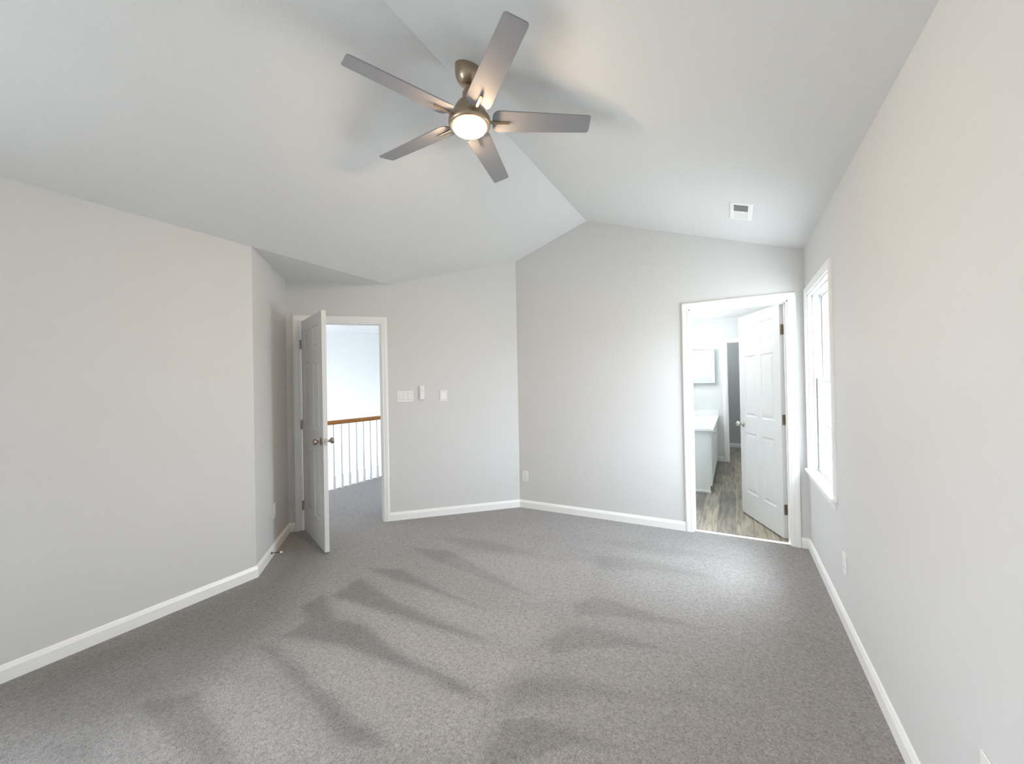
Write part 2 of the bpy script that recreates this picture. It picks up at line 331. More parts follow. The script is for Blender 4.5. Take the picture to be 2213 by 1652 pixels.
def carpet_floor():
    st = 0.025
    xs = np.arange(-4.825, 0.56, st); ys = np.concatenate([np.arange(YK-.02, YB+.0501, st), np.arange(YB+.075, 6.9, .2)])
    GX, GY = np.meshgrid(xs, ys, indexing='ij'); nx, ny = GX.shape
    V = np.stack([GX.ravel(), GY.ravel(), np.zeros(GX.size)], 1)
    idx = np.arange(nx*ny).reshape(nx, ny)
    F = np.stack([idx[:-1, :-1], idx[1:, :-1], idx[1:, 1:], idx[:-1, 1:]], -1).reshape(-1, 4)
    cx = (GX[:-1, :-1]+st/2).ravel(); cy = GY[1:, 1:].ravel()
    F = F[~((cy > YB+.052) & (cx > -1.3))]
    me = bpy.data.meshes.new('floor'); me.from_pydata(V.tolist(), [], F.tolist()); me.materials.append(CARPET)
    val = np.zeros(GX.size); px, py = V[:, 0], V[:, 1]
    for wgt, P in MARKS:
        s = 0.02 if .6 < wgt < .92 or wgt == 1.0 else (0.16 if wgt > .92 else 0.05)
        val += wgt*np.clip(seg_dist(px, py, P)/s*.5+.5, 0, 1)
    a = me.attributes.new('brush_shade', 'FLOAT', 'POINT'); a.data.foreach_set('value', np.clip(val, -.5, 1.2).astype(np.float32))
    o = bpy.data.objects.new('floor', me); C.objects.link(o); return struct(o)
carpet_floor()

# ---------------------------------------------------------------- baseboards, casings
BB = [(0.0, 0.0), (0.014, 0.0), (0.014, 0.060), (0.0125, 0.064), (0.006, 0.081), (0.003, 0.084), (0.0, 0.084)]
def baseboard(name, path, m=TRIM):
    """path: list of (point on wall line, mitre direction into the room) at both ends of each run"""
    V = []; F = []; n = len(BB)
    for p, d in path:
        for (t, z) in BB: V.append(Vector((p[0], p[1], z)) + Vector(d)*t)
    for i in range(len(path)-1):
        for k in range(n): F.append((i*n+k, i*n+(k+1) % n, (i+1)*n+(k+1) % n, (i+1)*n+k))
    F.append(tuple(range(n))); F.append(tuple((len(path)-1)*n+k for k in range(n)))
    return struct(link(name, V, F, m))
def mit(a, b):
    a = Vector(a); b = Vector(b); s = a+b; return s/(1+a.dot(b))
nL, nR, nB, nK = Vector((1, 0, 0)), Vector((-1, 0, 0)), Vector((0, -1, 0)), Vector((0, 1, 0))
CW = 0.0575
baseboard('baseboard_left', [((XL, YK), mit(nK, nL)), (JL, mit(nL, NJ))])
baseboard('baseboard_alcove', [(JL, mit(nL, NJ)), (AJ, mit(NJ, NA))])
baseboard('baseboard_diagonal', [(AB, mit(NA, nB)), (AB+DA*(HALL_T0-CW-.002), NA)])
baseboard('baseboard_diagonal_short', [(AB+DA*(HALL_T1+CW+.002), NA), (AJ, mit(NJ, NA))])
baseboard('baseboard_far', [(AB, mit(NA, nB)), ((BX0-CW-.002, YB), nB)])
baseboard('baseboard_far_short', [((BX1+CW+.002, YB), nB), ((XR, YB), mit(nB, nR))])
baseboard('baseboard_right', [((XR, YB), mit(nB, nR)), ((XR, YK), mit(nR, nK))])
baseboard('baseboard_back', [((XR, YK), mit(nR, nK)), ((XL, YK), mit(nK, nL))])

CASE = [(0.0, 0.0), (0.0, 0.008), (0.003, 0.0105), (0.012, 0.0115), (0.014, 0.009), (0.018, 0.0095), (0.030, 0.0145), (0.042, 0.0165), (0.052, 0.0165), (0.0575, 0.0125), (0.0575, 0.0)]
def casing(mb, T, u0, u1, z0, z1):
    """mitred moulding round three sides of an opening; T: wall frame"""
    n = len(CASE); V = []
    for (w_, h) in CASE:
        V += [Vector((u0-w_, h, z0)), Vector((u0-w_, h, z1+w_)), Vector((u1+w_, h, z1+w_)), Vector((u1+w_, h, z0))]
    F = []
    for i in range(n):
        j = (i+1) % n
        for k in range(3): F.append((i*4+k, i*4+k+1, j*4+k+1, j*4+k))
    F.append(tuple(i*4 for i in range(n))); F.append(tuple(i*4+3 for i in range(n)))
    mb.add([T @ v for v in V], F)
def jamb(mb, T, u0, u1, z1, depth, stop_y):
    """jamb boards lining the opening with a door stop; y runs from the room face (0) to -depth"""
    e = 0.004
    for lo, hi in (((u0-e, -depth, 0), (u0+.012, 0.001, z1)), ((u1-.012, -depth, 0), (u1+e, 0.001, z1)), ((u0, -depth, z1-.012), (u1, 0.001, z1+e))):
        mb.box(lo, hi, 0.001, T, 1)
    a, b = stop_y
    for lo, hi in (((u0+.010, b, 0), (u0+.022, a, z1-.01)), ((u1-.022, b, 0), (u1-.010, a, z1-.01)), ((u0+.02, b, z1-.022), (u1-.02, a, z1-.011))):
        mb.box(lo, hi, 0.002, T, 1)
TA = frame(DA, NA, AB)
TBf = frame((1, 0, 0), nB, Vector((0, YB, 0)))
e = empty('trim_1', AB + DA*(HALL_T0+HALL_T1)/2); struct(e, 'white casing and jamb round the hall doorway in the diagonal wall')
def kid(o, par):
    o.parent = par; o.matrix_parent_inverse = Matrix.Translation(-Vector(par.location)) if par.rotation_euler.z == 0 else par.matrix_basis.inverted(); return o
m1 = MB(); casing(m1, TA, HALL_T0, HALL_T1, 0, DH); kid(weighted(m1.build('casing', TRIM), 50), e)
m1 = MB(); jamb(m1, TA, HALL_T0, HALL_T1, DH, .122, (-.040, -.075)); kid(m1.build('jamb', TRIM), e)
m1 = MB(); TAb = frame(DA, -NA, AB - NA*.12)
casing(m1, frame(-DA, -NA, AB - NA*.12), -HALL_T1, -HALL_T0, 0, DH); kid(weighted(m1.build('casing', TRIM), 50), e)
e = empty('trim_2', Vector(((BX0+BX1)/2, YB, 0))); struct(e, 'white casing and jamb round the bathroom doorway in the far wall')
m1 = MB(); casing(m1, TBf, BX0, BX1, 0, DH); kid(weighted(m1.build('casing', TRIM), 50), e)
m1 = MB(); jamb(m1, TBf, BX0, BX1, DH, .122, (-.045, -.080)); kid(m1.build('jamb', TRIM), e)
m1 = MB(); casing(m1, frame((-1, 0, 0), (0, 1, 0), Vector((0, YB+.12, 0))), -BX1, -BX0, 0, DH); kid(weighted(m1.build('casing', TRIM), 50), e)
m1 = MB(); m1.box((BX0+.012, YB+.042, 0.0), (BX1-.012, YB+.062, 0.007), 0.002)
struct(m1.build('trim_3', TRIM), 'thin white threshold strip between carpet and plank floor')

# ---------------------------------------------------------------- six panel doors
def door_leaf(W, H, t, z0):
    mb = MB(); st, ms = 0.108, 0.098; pw = (W-2*st-ms)/2
    xs = [0, st, st+pw, st+pw+ms, W-st, W]
    zs = [z0+H*(1-f) for f in (1, .885, .586, .505, .203, .150, .050, 0)]
    for side in (0, 1):
        y = 0 if side == 0 else t; s = 1 if side == 0 else -1
        for i in range(5):
            for j in range(7):
                x0, x1, a, b = xs[i], xs[i+1], zs[j], zs[j+1]
                if i in (1, 3) and j in (1, 3, 5):
                    rings = [(0, 0), (.004, .0035), (.011, .008), (.017, .0088), (.040, .002), (.043, .0015)]
                    V = []
                    for ins, dep in rings:
                        V += [(x0+ins, y+s*dep, a+ins), (x1-ins, y+s*dep, a+ins), (x1-ins, y+s*dep, b-ins), (x0+ins, y+s*dep, b-ins)]
                    F = []
                    for k in range(len(rings)-1):
                        for q in range(4): F.append((k*4+q, k*4+(q+1) % 4, k*4+4+(q+1) % 4, k*4+4+q))
                    k = (len(rings)-1)*4; F.append((k, k+1, k+2, k+3)); mb.add(V, F)
                else: mb.add([(x0, y, a), (x1, y, a), (x1, y, b), (x0, y, b)], [(0, 1, 2, 3)])
    a, b = zs[0], zs[-1]
    mb.add([(0, 0, a), (0, t, a), (0, t, b), (0, 0, b)], [(0, 1, 2, 3)]); mb.add([(W, 0, a), (W, t, a), (W, t, b), (W, 0, b)], [(0, 1, 2, 3)])
    mb.add([(0, 0, a), (W, 0, a), (W, t, a), (0, t, a)], [(0, 1, 2, 3)]); mb.add([(0, 0, b), (W, 0, b), (W, t, b), (0, t, b)], [(0, 1, 2, 3)])
    return mb
def fuse(o):
    bm = bmesh.new(); bm.from_mesh(o.data); bmesh.ops.remove_doubles(bm, verts=bm.verts, dist=1e-5); bmesh.ops.recalc_face_normals(bm, faces=bm.faces); bm.to_mesh(o.data); bm.free(); return o
KNOB = [(0.0, 0.0), (0.033, 0.0), (0.033, 0.004), (0.029, 0.008), (0.014, 0.011), (0.0115, 0.014), (0.0115, 0.030), (0.015, 0.034), (0.022, 0.038), (0.0265, 0.045), (0.0275, 0.052), (0.0255, 0.059), (0.019, 0.064), (0.009, 0.0665), (0.0, 0.067)]
def make_door(name, label, pivot, ang, knob_m, hinge_z, W=0.752, swing_leaf=1):
    e = empty(name, pivot, ang); struct(e, label); t = 0.035; zk = 0.935
    d = fuse(door_leaf(W, 2.018, t, 0.018).build('door_panel', DOORM)); d.data.transform(Matrix.Translation((0.006, 0.004, 0))); d.parent = e
    b = d.modifiers.new('edge', 'BEVEL'); b.width = 0.0012; b.segments = 1; b.limit_method = 'ANGLE'; b.angle_limit = math.radians(60)
    for s in (0, 1):
        T = Matrix.Translation((W-.055, 0.004 if s == 0 else t+.004, zk)) @ Matrix.Rotation(math.pi/2 if s == 0 else -math.pi/2, 4, 'X')
        k = MB().lathe(KNOB, T, 36).build('door_knob', knob_m, e, True)
    lp = MB().box((W+.0055, 0.004+.005, zk-.029), (W+.0072, 0.004+t-.005, zk+.029), 0.0004, None, 1).build('latch_plate', STEEL, e)
    MB().prism([(0, 0), (.011, 0), (0, .016)], -.011, .011, Matrix.Translation((W+.006, 0.004+.0095, zk))).build('latch_bolt', STEEL, lp)
    for z in hinge_z:
        h = MB(); h.lathe([(0.0, -.0465), (.003, -.0465), (.0055, -.0445), (.0055, .0445), (.003, .0465), (0, .0465)], Matrix.Translation((0, -.003, z)), 14)
        h.box((0.003, -.003, z-.0445), (0.0058, .032, z+.0445), .0004, None, 1)      # leaf on the door edge
        R = Matrix.Rotation(-ang + swing_leaf, 4, 'Z')
        hh = h.build('hinge', BRONZE, e)
        lf = MB().box((-.0016, .000, z-.0445), (0.0006, .034, z+.0445), .0004, None, 1); lo = lf.build('hinge_leaf', BRONZE, hh)
        lo.rotation_euler = (0, 0, swing_leaf)
    return e
ptA = AB + DA*(HALL_T1-.012) + NA*.006; 
make_door('door_1', 'white six panel door standing half open into the room at the hall doorway', ptA, math.radians(-22.3), NICKEL, (1.815, 1.03, 0.245), swing_leaf=math.radians(67.3))
make_door('door_2', 'white six panel door opened into the bright bathroom', Vector((BX1-.012, YB+.126, 0)), math.radians(113.3), STEEL, (1.815, 1.035, 0.262), swing_leaf=math.radians(66.7))

# strike plate on the hall jamb
sp = MB().box((HALL_T0+.0118, -.034, .905), (HALL_T0+.0135, -.006, .965), .0005, TA, 1).build('strike_plate', STEEL)
sp.parent = bpy.data.objects['trim_1']; sp.matrix_parent_inverse = Matrix.Translation(-Vector(sp.parent.location))

# ---------------------------------------------------------------- double hung window in the right wall
TW = frame((0, -1, 0), nR, Vector((XR, 0, 0)))          # x = -y world, y into room
def window(name, label, T, u0, u1, z0, z1, cols=2, depth=.12, mull=None, stool=True):
    e = empty(name, T @ Vector(((u0+u1)/2, 0, z0))); struct(e, label)
    def P(mb, nm, m, par=None):
        o = mb.build(nm, m); kid(o, e)
        if par: o.parent = par; o.matrix_parent_inverse = Matrix.Identity(4)
        return o
    mb = MB(); zs = z0 + .022
    casing(mb, T, u0, u1, zs, z1); weighted(P(mb, 'window_casing', TRIM), 50)
    mb = MB()
    mb.box((u0-.003, -depth, zs), (u0+.014, .0005, z1), .001, T, 1); mb.box((u1-.014, -depth, zs), (u1+.003, .0005, z1), .001, T, 1); mb.box((u0-.003, -depth, z1-.014), (u1+.003, .0005, z1+.003), .001, T, 1)
    # parting stops / tracks
    for a, b in ((u0+.012, u0+.026), (u1-.026, u1-.012)):
        mb.box((a, -.044, zs), (b, -.030, z1-.012), .002, T, 1); mb.box((a, -.084, zs), (b, -.076, z1-.012), .001, T, 1); mb.box((a, -depth, zs), (b, -.112, z1-.012), .001, T, 1)
    mb.box((u0+.012, -.044, z1-.028), (u1-.012, -.030, z1-.013), .002, T, 1); mb.box((u0+.012, -.084, z1-.028), (u1-.012, -.076, z1-.013), .001, T, 1); mb.box((u0, -depth, z1-.03), (u1, -.112, z1-.013), .001, T, 1)
    P(mb, 'window_frame', VINYL)
    # stool and apron
    mb = MB(); mb.box((u0-CW-.018, 0, z0), (u1+CW+.018, .032, zs), .005, T); mb.box((u0-.002, -depth, z0), (u1+.002, .002, zs), .001, T, 1); P(mb, 'window_stool', TRIM)
    mb = MB(); V = []
    for (x0, x1, z) in ((u0-CW+.01, u1+CW-.01, z0), (u0-CW+.01, u1+CW-.01, z0-.018), (u0-CW+.03, u1+CW-.03, z0-.058)):
        pass
    prof = [(0, 0), (.012, 0), (.012, -.03), (.007, -.052), (0, -.056)]
    n = len(prof)
    for x, sgn in ((u0-CW+.008, 1), (u1+CW-.008, -1)):
        for (d, z) in prof: V.append(T @ Vector((x + sgn*(-z)*.12, d, z0+z)))
    mb.add(V, [tuple(range(n)), tuple(range(n, 2*n))] + [(k, (k+1) % n, n+(k+1) % n, n+k) for k in range(n)]); P(mb, 'window_apron', TRIM)
    # sashes
    zm = (zs+z1)/2 + .015; st = .040
    for nm, ya, yb, a, b, rb, rt_ in (('lower_sash', -.048, -.074, zs+.002, zm+.024, .062, .046), ('upper_sash', -.086, -.110, zm-.024, z1-.014, .040, .040)):
        x0, x1 = u0+.016, u1-.016; mb = MB()
        mb.box((x0, yb, a), (x0+st, ya, b), .002, T, 1); mb.box((x1-st, yb, a), (x1, ya, b), .002, T, 1)
        mb.box((x0+st, yb, a), (x1-st, ya, a+rb), .002, T, 1); mb.box((x0+st, yb, b-rt_), (x1-st, ya, b), .002, T, 1)
        if nm == 'lower_sash': mb.box((x0, ya-.001, a+.012), (x1, ya+.006, a+.020), .002, T, 1)
        s = P(mb, nm, VINYL)
        g0, g1, h0, h1 = x0+st, x1-st, a+rb, b-rt_; yc = (ya+yb)/2
        mb = MB()
        for c in range(1, cols): xx = g0 + (g1-g0)*c/cols; mb.box((xx-.005, yc-.006, h0), (xx+.005, yc+.006, h1), .001, T, 1)
        hh = (h0+h1)/2
        mb.box((g0, yc-.0055, hh-.008), (g1, yc+.0055, hh+.008), .001, T, 1)
        P(mb, 'muntin', VINYL, s)
        mb = MB(); mb.box((g0-.004, yc-.0095, h0-.004), (g1+.004, yc-.0075, h1+.004), 0, T); P(mb, 'pane', GLASS, s)
    return e
window('window_1', 'white double hung window in the right wall beside the bathroom doorway', TW, -WY1, -WY0, WZ0, WZ1, cols=3)
window('added_window', 'white double hung window added out of view in the near left wall for daylight', frame((0, 1, 0), nL, Vector((XL, 0, 0))), W3a, W3b, W3z0, W3z1, cols=4)
portal('portal_left', (XL-.16, (W3a+W3b)/2, (W3z0+W3z1)/2), (0, -math.pi/2, 0), W3z1-W3z0, W3b-W3a)
portal('portal_right', (XR+.16, (WY0+WY1)/2, (WZ0+WZ1)/2), (0, math.pi/2, 0), WZ1-WZ0, WY1-WY0)

# ---------------------------------------------------------------- hall beyond the diagonal wall
HO = AB - NA*.12
HL0, HL1, HD = -0.9, 4.4, 3.94
TH = frame(DA, -NA, HO)
def hp(t, d, z): return HO + DA*t - NA*d + Vector((0, 0, z))
wall('wall_hall_far', hp(HL1, HD, 0), -DA, NA, HL1-HL0, lambda u: 2.4444, m=BATHW, z0=-2.7)
wall('wall_hall_left', hp(HL1, 0, 0), -NA, -DA, HD, lambda u: 2.4444, m=BATHW, z0=-2.7, holes=[(1.58, 2.42, .95, 1.95)])  # hole is an unseen window opening added to brighten the hall
wall('wall_hall_right', hp(HL0, HD, 0), NA, DA, HD, lambda u: 2.4444, m=BATHW, z0=-2.7)
mb = MB(); a, b, c, d = hp(HL0, -.0, 2.4444), hp(HL1, -.0, 2.4444), hp(HL1, HD+.1, 2.4444), hp(HL0, HD+.1, 2.4444)
mb.add(*slab([a, b, c, d])); struct(mb.build('ceiling_hall', CEIL))
mb = MB(); mb.add(*slab([hp(HL0-.2, -2.5, -2.8), hp(HL1+.2, -2.5, -2.8), hp(HL1+.2, HD+.1, -2.8), hp(HL0-.2, HD+.1, -2.8)])); struct(mb.build('floor_stairwell', CARPET))
# fascia under the landing edge, and the outer wall that closes the stairwell on the bedroom side
mb = MB(); mb.box((-4.835, .9, -.30), (-4.822, 7.0, -.002), .001); struct(mb.build('trim_4', TRIM), 'white fascia board under the edge of the hall landing')
wall('wall_hall_near', hp(HL1, 0, 0), DA*-1, -NA, HL1-LA, lambda u: 2.4444, th=.11, m=BATHW)
pw = portal('portal_hall', hp(HL1+.14, 1.94, 1.45), (0, 0, 0), .84, 1.0)
pw.rotation_euler = (-DA).to_track_quat('-Z', 'Y').to_euler()

# balustrade on the landing edge
def balustrade():
    e = tag(empty('stair_railing', (-4.77, 4.0, 0)), 'white baluster railing with brown oak handrail seen through the hall doorway', 'railing')
    prof = [(-.030, 0), (.030, 0), (.030, .018), (.033, .028), (.030, .044), (.018, .055), (-.018, .055), (-.030, .044), (-.033, .028), (-.030, .018)]
    mb = MB(); V = []
    n = len(prof)
    for y in (-1.5, 1.6): V += [Vector((x, y, .886+z)) for x, z in prof]
    mb.add(V, [tuple(range(n)), tuple(range(n, 2*n))] + [(k, (k+1) % n, n+(k+1) % n, n+k) for k in range(n)])
    mb.build('handrail', OAK, e)
    mb = MB(); mb.box((-.016, -.016, 0), (.016, .016, .190), .0015, None, 1)
    mb.lathe([(.0158, .186), (.0148, .196), (.0125, .203), (.0122, .206), (.0115, .40), (.0095, .70), (.0085, .887)], None, 20)
    b0 = mb.build('baluster', DOORM, e); weighted(b0, 40)
    ys = [3.6505 - 4.0 + .1265*k for k in range(-8, 14)]
    for i, y in enumerate(ys):
        o = b0 if i == 0 else b0.copy()
        if i: C.objects.link(o); o.parent = e
        o.location = (0, y, 0)
balustrade()

# ---------------------------------------------------------------- bathroom beyond the far wall
BXL, BXR, BYF = -0.74, XR+.05, 7.78
wall('wall_bath_left', (BXL, YB+.12, 0), (0, 1, 0), (1, 0, 0), BYF-YB-.12, lambda u: ZE, m=BATHW, th=.1)
wall('wall_bath_right', (BXR, BYF, 0), (0, -1, 0), (-1, 0, 0), BYF-YB-.12, lambda u: ZE, m=BATHW, th=.1)
IX0, IX1 = -0.087, 0.50
wall('wall_bath_far', (BXL-.1, BYF, 0), (1, 0, 0), (0, -1, 0), BXR-BXL+.2, lambda u: ZE, m=BATHW, th=.11, holes=[(IX0-BXL+.1, IX1-BXL+.1, 0, 2.045)])
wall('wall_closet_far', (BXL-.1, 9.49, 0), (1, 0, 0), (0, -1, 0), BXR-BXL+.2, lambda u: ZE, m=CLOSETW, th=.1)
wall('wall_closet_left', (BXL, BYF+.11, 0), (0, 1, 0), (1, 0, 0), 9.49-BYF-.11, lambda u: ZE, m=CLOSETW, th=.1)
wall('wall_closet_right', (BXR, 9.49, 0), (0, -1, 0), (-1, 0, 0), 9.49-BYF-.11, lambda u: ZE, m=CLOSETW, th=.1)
mb = MB(); mb.add(*slab([(BXL-.1, YB+.02, ZE), (BXR+.1, YB+.02, ZE), (BXR+.1, 9.6, ZE), (BXL-.1, 9.6, ZE)])); struct(mb.build('ceiling_bath', CEIL))
mb = MB(); mb.box((BXL-.1, YB+.054, -.10), (BXR+.1, 9.6, 0.001)); struct(mb.build('floor_bath', PLANK))
e = empty('trim_5', Vector(((IX0+IX1)/2, BYF, 0))); struct(e, 'white casing round the inner bathroom doorway')
TI = frame((1, 0, 0), nB, Vector((0, BYF, 0)))
m1 = MB(); casing(m1, TI, IX0, IX1, 0, 2.045); kid(weighted(m1.build('casing', TRIM), 50), e)
m1 = MB(); jamb(m1, TI, IX0, IX1, 2.045, .112, (-.045, -.08)); kid(m1.build('jamb', TRIM), e)
baseboard('baseboard_bath_far', [((-.262, BYF), nB), ((IX0-CW-.002, BYF), nB)])
cl = bpy.data.lights.new('closet_fill', 'POINT'); cl.energy = 2.1; cl.shadow_soft_size = .08; cl.color = (.95, .97, 1)  # added fill light, no visible fixture, lifts the dark small room
clo = bpy.data.objects.new('closet_fill', cl); clo.location = (-.35, 8.6, 2.25); C.objects.link(clo)
cb = bpy.data.lights.new('bath_fill', 'POINT'); cb.energy = 2.6; cb.shadow_soft_size = .12; cb.color = (.96, .98, 1)  # added fill light out of view, brightens vanity end and bath floor
cbo = bpy.data.objects.new('bath_fill', cb); cbo.location = (-.52, 4.62, 2.25); C.objects.link(cbo)
baseboard('baseboard_closet', [((BXL, 9.49), nB), ((BXR, 9.49), nB)])

def vanity():
    x0, x1, y0, y1, zt = BXL+.002, -.262, 5.54, BYF-.004, .765
    e = tag(empty('vanity_cabinet', ((x0+x1)/2, (y0+y1)/2, 0)), 'pale painted vanity cabinet with doors on the bathroom plank floor', 'cabinet')
    K = lambda mb, nm, m, p=None: (kid(mb.build(nm, m), e) if p is None else None)
    mb = MB(); mb.box((x0, y0, .001), (x1, y0+.018, zt), .001, None, 1); mb.box((x0, y1-.018, .001), (x1, y1, zt), .001, None, 1)
    mb.box((x0, y0+.018, .09), (x1, y1-.018, .108)); mb.box((x1-.018, y0+.018, .09), (x1, y1-.018, .13)); mb.box((x1-.018, y0+.018, zt-.03), (x1, y1-.018, zt))
    for yy in (y0+.018, (y0+y1)/2-.02, y1-.06): mb.box((x1-.018, yy, .108), (x1, yy+.04, zt))
    mb.box((x0, y0+.018, .108), (x0+.008, y1-.018, zt)); K(mb, 'carcass', CAB)
    mb = MB(); mb.box((x1-.075, y0+.018, .001), (x1-.060, y1-.018, .09)); K(mb, 'toe_kick', CAB)
    mb = MB(); mb.box((x0, y0-.011, .001), (x1+.004, y0, .030), .003); K(mb, 'base_moulding', TRIM)
    nd = 4; dw = (y1-y0-.02)/nd
    for i in range(nd):
        a, b = y0+.006+i*dw, y0+.006+(i+1)*dw-.006; mb = MB(); z0_, z1_ = .085, zt-.006; xf = x1+.019
        V = []; F = []
        rings = [(0, 0), (.055, 0), (.062, -.007), (.07, -.007)]
        for ins, dd in rings: V += [(xf+dd, a+ins, z0_+ins), (xf+dd, b-ins, z0_+ins), (xf+dd, b-ins, z1_-ins), (xf+dd, a+ins, z1_-ins)]
        for k in range(3):
            for q in range(4): F.append((k*4+q, k*4+(q+1) % 4, k*4+4+(q+1) % 4, k*4+4+q))
        F.append((12, 13, 14, 15)); V += [(x1+.001, a, z0_), (x1+.001, b, z0_), (x1+.001, b, z1_), (x1+.001, a, z1_)]
        for q in range(4): F.append((q, (q+1) % 4, 16+(q+1) % 4, 16+q))
        F.append((16, 17, 18, 19)); mb.add(V, F); d = kid(mb.build('cabinet_door', CAB), e)
        ky = b-.03 if i % 2 == 0 else a+.03
        k = MB().lathe([(0, 0), (.006, 0), (.005, .012), (.013, .018), (.014, .023), (.009, .027), (0, .028)], Matrix.Translation((xf, ky, zt-.09)) @ Matrix.Rotation(math.pi/2, 4, 'Y'), 20).build('knob', CHROME, None, True)
        k.parent = d; k.matrix_parent_inverse = Matrix.Identity(4)
    # countertop with integral basins
    t = tag(empty('vanity_countertop', ((x0+x1)/2, (y0+y1)/2, zt)), 'white vanity countertop with integral basin and splash on pale cabinet', 'countertop')
    mb = MB(); za, zb, X1, Y0 = zt+.0005, .790, -.215, 5.500
    bas = [(5.97, 6.42), (6.86, 7.31)]; bx0, bx1 = -.60, -.315
    us = [x0, bx0, bx1, X1]; vs_ = [Y0, bas[0][0], bas[0][1], bas[1][0], bas[1][1], BYF-.001]
    for i in range(3):
        for j in range(5):
            if i == 1 and j in (1, 3): continue
            mb.add([(us[i], vs_[j], zb), (us[i+1], vs_[j], zb), (us[i+1], vs_[j+1], zb), (us[i], vs_[j+1], zb)], [(0, 1, 2, 3)])
    mb.add([(x0, Y0, za), (X1, Y0, za), (X1, BYF-.001, za), (x0, BYF-.001, za), (x0, Y0, zb), (X1, Y0, zb), (X1, BYF-.001, zb), (x0, BYF-.001, zb)], [(0, 1, 5, 4), (1, 2, 6, 5), (2, 3, 7, 6), (3, 0, 4, 7)])
    for (a, b) in bas:
        mb.add([(x0, Y0, za), (X1, Y0, za), (X1, a, za), (x0, a, za)], [])
    slabm = fuse(mb.build('slab', QUARTZ)); kid(slabm, t)
    for (a, b) in bas:
        mb = MB(); V = []; R = 24; rings = [(1.0, zb, 1), (.93, zb-.012, .8), (.86, zb-.05, .5), (.7, zb-.10, .25), (.45, zb-.125, 0), (.08, zb-.13, 0)]
        cx_, cy_, hx, hy = (bx0+bx1)/2, (a+b)/2, (bx1-bx0)/2, (b-a)/2
        for s_, z, sq in rings:
            for k in range(R):
                th_ = 2*math.pi*k/R; c, sn = math.cos(th_), math.sin(th_); mm = max(abs(c), abs(sn)); ex, ey = c/mm, sn/mm
                px = ex*sq + c*(1-sq); py = ey*sq + sn*(1-sq); V.append((cx_+hx*s_*px, cy_+hy*s_*py, z))
        F = []
        for i in range(len(rings)-1):
            for k in range(R): F.append((i*R+k, i*R+(k+1) % R, (i+1)*R+(k+1) % R, (i+1)*R+k))
        F.append(tuple((len(rings)-1)*R+k for k in range(R))); mb.add(V, F); kid(mb.build('basin', QUARTZ, None, True), t)
    mb = MB(); mb.box((x0, Y0, zb), (x0+.018, BYF-.02, zb+.085), .003); kid(mb.build('backsplash', QUARTZ), t)
    mb = MB(); mb.box((x0+.018, BYF-.020, zb), (-.222, BYF-.001, zb+.085), .003); kid(mb.build('sidesplash', QUARTZ), t)
    for n_, yy in ((1, 7.085),):
        f = tag(empty('faucet', (-.655, yy, zb)), 'chrome faucet at the back of the white bathroom countertop', 'faucet')
        kid(MB().box((-.68, yy-.075, zb), (-.632, yy+.075, zb+.014), .005).build('base_plate', CHROME), f)
        pts = [(-.655, yy, zb+.012)] + [(-.655+.07*(1-math.cos(a))+.02*a, yy, zb+.05+.075*math.sin(a)) for a in np.linspace(0, 2.1, 10)]
        kid(MB().tube(pts, .011, 14).build('spout', CHROME, None, True), f)
        for s_ in (-1, 1):
            mb = MB(); mb.lathe([(.015, 0), (.014, .03), (.010, .045), (0, .047)], Matrix.Translation((-.655, yy+s_*.055, zb+.013)), 18); mb.box((-.66, yy+s_*.055-.005, zb+.052), (-.58, yy+s_*.055+.005, zb+.060), .002)
            kid(mb.build('handle', CHROME), f)
vanity()

def medicine_cabinet():
    x0, x1, z0, z1, yb, yf = BXL+.004, -.262, 1.345, 1.905, BYF-.001, BYF-.115
    e = tag(empty('medicine_cabinet', ((x0+x1)/2, BYF, z0)), 'pale grey mirrored medicine cabinet on the wall past the vanity', 'cabinet')
    kid(MB().box((x0, yf+.02, z0), (x1, yb, z1), .002, None, 1).build('body', CAB), e)
    mb = MB(); mb.box((x0, yf, z0), (x1, yf+.0195, z0+.012), .002, None, 1); mb.box((x0, yf, z1-.012), (x1, yf+.0195, z1), .002, None, 1)
    mb.box((x0, yf, z0+.012), (x0+.03, yf+.0195, z1-.012), .002, None, 1); mb.box((x1-.045, yf, z0+.012), (x1, yf+.0195, z1-.012), .002, None, 1); d = kid(mb.build('door_frame', CAB), e)
    m_ = kid(MB().box((x0+.03, yf+.004, z0+.012), (x1-.045, yf+.012, z1-.012)).build('mirror_panel', MIRROR), e); m_['label'] = 'pale mirror panel'
medicine_cabinet()

def vanity_light():
    e = tag(empty('vanity_light', (BXL, 6.85, 1.78)), 'lit vanity light bar with white shades over the bathroom counter', 'lamp')
    kid(MB().box((BXL, 6.30, 1.74), (BXL+.03, 7.40, 1.84), .006).build('back_plate', CHROME), e)
    for y in (6.42, 6.82, 7.24):
        kid(MB().box((BXL+.03, y-.012, 1.78), (BXL+.13, y+.012, 1.80), .004).build('arm', CHROME), e)
        kid(MB().lathe([(.045, 1.835), (.055, 1.83), (.062, 1.78), (.066, 1.70), (.060, 1.692), (0, 1.692)], Matrix.Translation((BXL+.175, y, 0)), 28).build('lamp_shade', BULB, None, True), e)
vanity_light()

